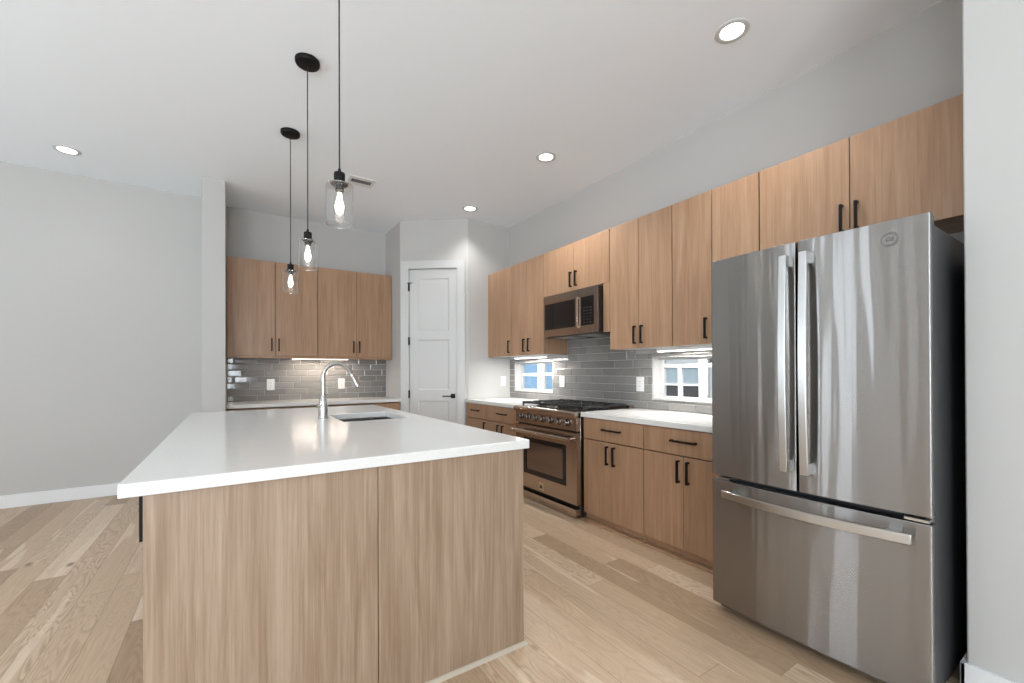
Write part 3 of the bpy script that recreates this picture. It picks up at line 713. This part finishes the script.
for i in range(7):
    y = 2.852 + i*.1178; b = bmesh.new()
    lathe(b, [(.0285, 0), (.0285, -.004), (.0255, -.006), (.0245, -.008), (.0235, -.034), (.021, -.037), (.0, -.035)], (RX-.0003, y, .812), 24, 'X', cap=False)
    box(b, RX-.040, RX-.030, y-.003, y+.003, .796, .828)
    kb = obj('knob', b, M['knob'], rg)
    b = bmesh.new(); lathe(b, [(.0345, 0), (.0345, -.0022), (.0288, -.0022), (.0288, 0)], (RX-.0003, y, .812), 24, 'X', cap=False); obj('bezel', b, M['rubber'], kb)
od = None
wy0, wy1, wz0, wz1 = 2.874, 3.526, .252, .612
od = obj('oven_door', boxes((RX, RX+.040, RY0+.002, wy0, .115, .730), (RX, RX+.040, wy1, RY1-.002, .115, .730), (RX, RX+.040, wy0, wy1, wz1, .730), (RX, RX+.040, wy0, wy1, .115, wz0)), M['range'], rg)
obj('window_frame', boxes((RX-.003, RX+.03, wy0, wy0+.045, wz0, wz1), (RX-.003, RX+.03, wy1-.045, wy1, wz0, wz1), (RX-.003, RX+.03, wy0+.045, wy1-.045, wz1-.045, wz1), (RX-.003, RX+.03, wy0+.045, wy1-.045, wz0, wz0+.045)), M['blackglass'], od, bevel=.002)
obj('oven_glass', boxes((RX+.004, RX+.012, wy0+.045, wy1-.045, wz0+.045, wz1-.045)), mat('oven_glass_reflection', (0.24, 0.18, 0.145), 0.12, 0.8), od)  # brown reflection set into the glass colour
b = bmesh.new(); tube(b, [(RX-.066, RY0+.04, .676), (RX-.066, RY1-.04, .676)], .0205, 18)
for y in (RY0+.07, RY1-.07): tube(b, [(RX-.062, y, .676), (RX+.001, y, .676)], .013, 14)
for y in (RY0+.036, RY1-.036): tube(b, [(RX-.066, y-.006, .676), (RX-.066, y+.006, .676)], .0195, 18)
obj('handle', b, M['range'], od)
b = boxes((RX-.004, RX, 3.200, 3.268, .135, .203)); bg_ = obj('badge', b, mat('pale_gold_badge', (0.75, 0.62, 0.48), 0.3, 1.0), od, bevel=.001)
b = bmesh.new(); vs = [(-.022, -.012), (.022, -.012), (.014, .006), (.006, .016), (-.004, .010), (-.014, .014)]
f0 = [b.verts.new((RX-.0045, 3.234+y, .168+z)) for y, z in vs]; f1 = [b.verts.new((RX-.0062, 3.234+y, .168+z)) for y, z in vs]
b.faces.new(f1); b.faces.new(list(reversed(f0)))
for i in range(6): b.faces.new((f0[i], f0[(i+1) % 6], f1[(i+1) % 6], f1[i]))
for zz in (-.020, -.0165): box(b, RX-.0055, RX-.004, 3.216, 3.252, .168+zz, .168+zz+.0018)
obj('emblem', b, M['dark'], bg_)
obj('kick_plate', boxes((RX-.014, RX+.044, RY0+.002, RY1-.002, .006, .080)), M['range'], rg, bevel=.002)
obj('vent_gap', boxes((RX+.03, RX+.0415, RY0+.01, RY1-.01, .085, .745)), M['rubber'], rg)
for x in (RX+.075, 3.1):
    for y in (RY0+.04, RY1-.04):
        b = bmesh.new(); lathe(b, [(.028, 0), (.028, .018), (.018, .024), (.018, .09)], (x, y, 0), 16); obj('foot', b, M['rubber'], rg)
# cast iron grates, three sections, and six burners
for s in range(3):
    y0 = RY0+.022+s*.299; y1 = y0+.292; x0, x1 = RX+.072, 3.075; zt = .956; b = bmesh.new(); w_ = .013
    for p in ((x0, x1, y0, y0+w_), (x0, x1, y1-w_, y1), (x0, x0+w_, y0, y1), (x1-w_, x1, y0, y1), ((x0+x1)/2-w_/2, (x0+x1)/2+w_/2, y0, y1)): box(b, *p, zt-.022, zt-.002)
    for xc in (x0+(x1-x0)*.25, x0+(x1-x0)*.75):
        yc = (y0+y1)/2
        for g in range(4):
            a = g*math.pi/2; c_, s_ = round(math.cos(a)), round(math.sin(a)); h0, h1 = .035, (.146 if s_ else .135)
            if c_: box(b, xc+c_*h0, xc+c_*h1, yc-.006, yc+.006, zt-.016, zt)
            else: box(b, xc-.006, xc+.006, yc+s_*h0, yc+s_*(h1-.006), zt-.016, zt)
        for g in (-1, 1):
            for q in (-1, 1): tube(b, [(xc+g*.045, yc+q*.045, zt-.008), (xc+g*.10, yc+q*.11, zt-.008)], .006, 6)
    for xx in (x0+.006, x1-.006, (x0+x1)/2):
        for yy in (y0+.006, y1-.006): box(b, xx-.006, xx+.006, yy-.006, yy+.006, .9065, zt-.02)
    obj('grate', b, M['iron'], rg)
    for xc in (x0+(x1-x0)*.25, x0+(x1-x0)*.75):
        b = bmesh.new(); lathe(b, [(.055, 0), (.055, .008), (.042, .012), (.040, .018), (.036, .024), (.0, .026)], (xc, (y0+y1)/2, .9065), 24); obj('burner', b, M['iron'], rg)

# ------------------------------------------------------------------ microwave
mw = thing('microwave', 'stainless over-the-range microwave with black window mounted under a short oak cabinet', 'microwave', (3.0, 3.2, 1.617))
MX, MY0, MY1, MZ0, MZ1 = 2.77, 2.803, 3.602, 1.620, 2.047
obj('body', boxes((MX+.010, XW-.014, MY0, MY1, MZ0+.006, MZ1)), M['blackglass'], mw, bevel=.003)
wz0, wz1 = 1.693, 1.962
md = obj('door', boxes((MX, MX+.009, 3.055, MY1, wz1, MZ1), (MX, MX+.009, 3.055, MY1, MZ0, wz0), (MX, MX+.009, 3.585, MY1, wz0, wz1), (MX, MX+.009, 3.055, 3.108, wz0, wz1)), M['range'], mw)
obj('door_window', boxes((MX+.002, MX+.009, 3.108, 3.585, wz0, wz1)), M['blackglass'], md)
b = boxes((MX-.020, MX-.010, 3.058, 3.082, wz0-.015, wz1+.010), (MX-.012, MX+.001, 3.064, 3.076, wz0-.012, wz0+.008), (MX-.012, MX+.001, 3.064, 3.076, wz1-.012, wz1+.007))
obj('handle', b, M['range'], md, bevel=.002)
cpn = obj('control_panel', boxes((MX, MX+.009, MY0, 3.052, wz1, MZ1), (MX, MX+.009, MY0, 3.052, MZ0, wz0), (MX, MX+.009, MY0, 2.852, wz0, wz1), (MX, MX+.009, 3.028, 3.052, wz0, wz1)), M['range'], mw)
obj('touch_panel', boxes((MX+.002, MX+.009, 2.852, 3.028, wz0, wz1)), M['blackglass'], cpn)
b = bmesh.new()
for r_ in range(6):
    for c_ in range(3): box(b, MX+.0005, MX+.0018, 2.885+c_*.042, 2.909+c_*.042, 1.712+r_*.028, 1.724+r_*.028)
obj('key_marks', b, mat('dim_key_print', (0.025, 0.025, 0.028), 0.3), cpn)
obj('vent_hood', boxes((MX+.03, 3.14, MY0+.01, MY1-.01, MZ0-.006, MZ0+.004)), M['dark'], mw)
for y in (2.90, 3.28): obj('grease_filter', boxes((MX+.06, 3.10, y, y+.24, MZ0-.012, MZ0-.0065)), M['bar'], mw)

# ------------------------------------------------------------------ small wall things
def plate(plane, a, z, w_, h_, label, style):
    nm = 'light_switch' if style == 's' else 'wall_outlet'
    P = {'Y': (a, YB-.0105, z), 'X': (XW-.0105, a, z), 'S': (a, 4.895, z)}[plane]
    r = thing(nm, label, 'switch' if style == 's' else 'outlet', P)
    def bx(a0, a1, z0, z1, d0, d1):
        if plane == 'X': return (P[0]-d1, P[0]-d0, a+a0, a+a1, z+z0, z+z1)
        return (a+a0, a+a1, P[1]-d1, P[1]-d0, z+z0, z+z1)
    obj('cover_plate', boxes(bx(-w_/2, w_/2, -h_/2, h_/2, 0, .006)), M['plastic'], r, bevel=.002)
    if style == 's':
        obj('rocker', boxes(bx(-.017, .017, -.034, .034, .006, .010)), M['plastic'], r, bevel=.001)
    else:
        for g in (-1, 1):
            f = obj('socket', boxes(bx(-.017, .017, g*.021-.015, g*.021+.015, .006, .0085)), M['plastic'], r, bevel=.001)
            obj('slot', boxes(bx(-.008, -.005, g*.021-.003, g*.021+.008, .0085, .0092), bx(.005, .008, g*.021-.003, g*.021+.008, .0085, .0092)), M['slot'], f)
plate('Y', .397, 1.110, .085, .140, 'white outlet on the back tile below the cabinet handles beside the partition', 'o')
plate('Y', 1.231, 1.108, .085, .140, 'white outlet on the back tile behind the faucet spout', 'o')
plate('X', 3.781, 1.147, .085, .130, 'white outlet on the range wall tile next to the small strip window', 'o')
plate('X', 2.660, 1.139, .088, .135, 'white outlet on the range wall tile between the range and the fridge-side window', 'o')
plate('S', 3.065, 1.135, .075, .130, 'white rocker switch on the painted return wall beside the tiled corner', 's')

# under-cabinet light bars
def bar_light(plane, a0, a1, d0, d1, z0, z1, label, lens, power, col):
    if plane == 'Y': c = ((a0+a1)/2, (d0+d1)/2, z0)
    else: c = ((d0+d1)/2, (a0+a1)/2, z0)
    r = thing('under_cabinet_light', label, 'light', (c[0], c[1], z1), 'under-cabinet light bars')
    q = (lambda a, b_, d, e, s, t_: (a, b_, d, e, s, t_)) if plane == 'Y' else (lambda a, b_, d, e, s, t_: (d, e, a, b_, s, t_))
    obj('housing', boxes(q(a0, a1, d0, d1, z0+.006, z1)), M['plastic'], r, bevel=.002)
    obj('lens', boxes(q(a0+.01, a1-.01, d0+.006, d1-.006, z0, z0+.0055)), lens, r)
    l = bpy.data.lights.new('bar_lamp', 'AREA'); l.shape = 'RECTANGLE'; l.energy = power; l.color = col
    l.size, l.size_y = ((a1-a0-.03), .02) if plane == 'Y' else (.02, (a1-a0-.03))
    o = bpy.data.objects.new('bar_lamp', l); C.objects.link(o); o.parent = r; o.location = (0, 0, z0-z1-.004)
bar_light('Y', .61, 1.29, 5.91, 5.955, 1.424, 1.4525, 'warm lit bar light under the back wall cabinets', M['warmstrip'], 4.2, (1, .86, .70))
bar_light('X', 3.87, 4.50, 2.98, 3.03, 1.420, 1.4535, 'lit bar light under the cabinets above the small corner window', M['strip'], 10.0, (1, .96, .90))
bar_light('X', 1.76, 2.33, 2.98, 3.03, 1.420, 1.4535, 'lit bar light under the cabinets above the fridge-side window', M['strip'], 9.0, (1, .96, .90))

# ------------------------------------------------------------------ ceiling fixtures
def downlight(x, y, label, power=40):
    r = thing('recessed_light', label, 'light', (x, y, ZC), 'round recessed ceiling lights')
    b = bmesh.new(); lathe(b, [(.092, 0), (.092, -.004), (.084, -.008), (.066, -.006), (.062, -.002), (.062, -.0001)], (0, 0, 0), 40, cap=False); obj('trim_ring', b, M['white'], r, local=True)
    b = bmesh.new(); lathe(b, [(.0615, -.0005), (.0615, -.0035), (0, -.0045)], (0, 0, 0), 40); obj('lens', b, M['led'], r, local=True)
    l = bpy.data.lights.new('downlight_lamp', 'SPOT'); l.energy = power; l.spot_size = math.radians(118); l.spot_blend = .7; l.shadow_soft_size = .055; l.color = (1, .985, .965)
    o = bpy.data.objects.new('downlight_lamp', l); C.objects.link(o); o.parent = r; o.location = (0, 0, -.012)
downlight(2.435, 1.362, 'bright recessed ceiling light over the aisle beside the fridge, largest of all', 50)
downlight(2.419, 3.103, 'recessed ceiling light over the aisle in front of the range', 112)
downlight(2.406, 4.583, 'recessed ceiling light near the pantry door corner', 32)
downlight(-1.225, 5.311, 'recessed ceiling light close to the plain painted wall beside the partition', 5)
for x, y in ((-1.2, 3.1), (-3.0, 4.3), (-3.0, 1.6), (-1.2, .6), (.5, -.9), (-1.2, -1.8), (1.6, -2.2), (-3.0, -1.6)):  # unseen fixtures added so the floor bounces more light to the ceiling
    downlight(x, y, 'added recessed ceiling light over the unseen living area, brightening floor and ceiling', 31)

v_ = thing('ceiling_vent', 'small white ceiling vent with dark slots just beyond the pendant lights', 'vent', (1.115, 4.545, ZC))
obj('frame', boxes((.985, 1.245, 4.44, 4.50, ZC-.008, ZC-.0002), (.985, 1.245, 4.59, 4.65, ZC-.008, ZC-.0002), (.985, 1.015, 4.50, 4.59, ZC-.008, ZC-.0002), (1.215, 1.245, 4.50, 4.59, ZC-.008, ZC-.0002)), M['trim'], v_, bevel=.002)
obj('opening', boxes((1.015, 1.215, 4.50, 4.59, ZC-.002, ZC-.0002)), M['slot'], v_)
obj('louvers', boxes(*[(1.018+i*.0222, 1.0215+i*.0222, 4.50, 4.59, ZC-.0075, ZC-.0022) for i in range(9)]), M['white'], v_)

# pendants
PX = .40
def pendant(y, label):
    zt, zb, r_ = 2.096, 1.917, .0575
    p = thing('pendant_light', label, 'light', (PX, y, ZC), 'glass pendant lights over the island')
    b = bmesh.new(); lathe(b, [(.0, -.032), (.058, -.031), (.068, -.026), (.072, -.018), (.072, -.0002)], (PX, y, ZC), 36); obj('canopy', b, M['black'], p)
    b = bmesh.new(); tube(b, [(PX, y, 2.150), (PX, y, ZC-.03)], .0032, 8); obj('cord', b, M['rubber'], p)
    b = bmesh.new(); lathe(b, [(.006, 2.166-2), (.008, .150), (.023, .146), (.024, .142), (.024, .105), (.038, .1005), (.038, .0965), (.030, .090), (.018, .086), (.018, .066), (.0, .065)], (PX, y, 2.0), 28); obj('socket', b, M['black'], p)
    b = bmesh.new()
    pr = [(.026, zt-.002), (r_-.004, zt-.002), (r_, zt-.007), (r_, zb), (r_-.003, zb), (r_-.003, zt-.0085), (r_-.006, zt-.0055), (.026, zt-.0055)]
    lathe(b, pr+[pr[0]], (PX, y, 0), 40, cap=False); bmesh.ops.remove_doubles(b, verts=b.verts, dist=1e-5); obj('glass_shade', b, M['glass'], p)
    for zr in (zb, zt-.006):
        b = bmesh.new(); tube(b, [(PX+(r_-.0015)*math.cos(a*math.pi/24), y+(r_-.0015)*math.sin(a*math.pi/24), zr) for a in range(49)], .0017, 8, cap=False); obj('glass_rim', b, M['rim'], p)
    b = bmesh.new(); lathe(b, [(.013, 2.066), (.016, 2.056), (.022, 2.035), (.027, 2.005), (.026, 1.985), (.020, 1.962), (.012, 1.950), (.0, 1.946)], (PX, y, 0), 28); bl = obj('bulb', b, M['glass'], p)
    b = bmesh.new(); lathe(b, [(.0, 2.05), (.008, 2.046), (.0145, 2.02), (.019, 2.0), (.0175, 1.98), (.009, 1.964), (.0, 1.962)], (PX, y, 0), 20); obj('bloom_core', b, M['glow'], bl)  # glowing core added to imitate the bloom around the lit filament
    b = bmesh.new()
    for k_ in range(5):
        a = k_*2*math.pi/5; tube(b, [(PX+.006*math.cos(a), y+.006*math.sin(a), 2.058), (PX+.013*math.cos(a), y+.013*math.sin(a), 2.01), (PX+.007*math.cos(a), y+.007*math.sin(a), 1.963)], .0016, 6)
    obj('filament', b, M['filament'], bl)
    l = bpy.data.lights.new('bulb_lamp', 'POINT'); l.energy = 9; l.color = (1, .90, .78); l.shadow_soft_size = .02
    o = bpy.data.objects.new('bulb_lamp', l); C.objects.link(o); o.parent = p; o.location = (0, 0, 2.0-ZC)
    return p
pendant(2.008, 'clear glass pendant light hanging lowest in view, its canopy out of sight above')
p0 = pendant(2.966, 'clear glass pendant light hanging midway between the two other pendants')
p1 = copy_tree(p0); p1.location = (PX, 3.924, ZC); p1['label'] = 'clear glass pendant light farthest along the island, in front of the back wall cabinets'
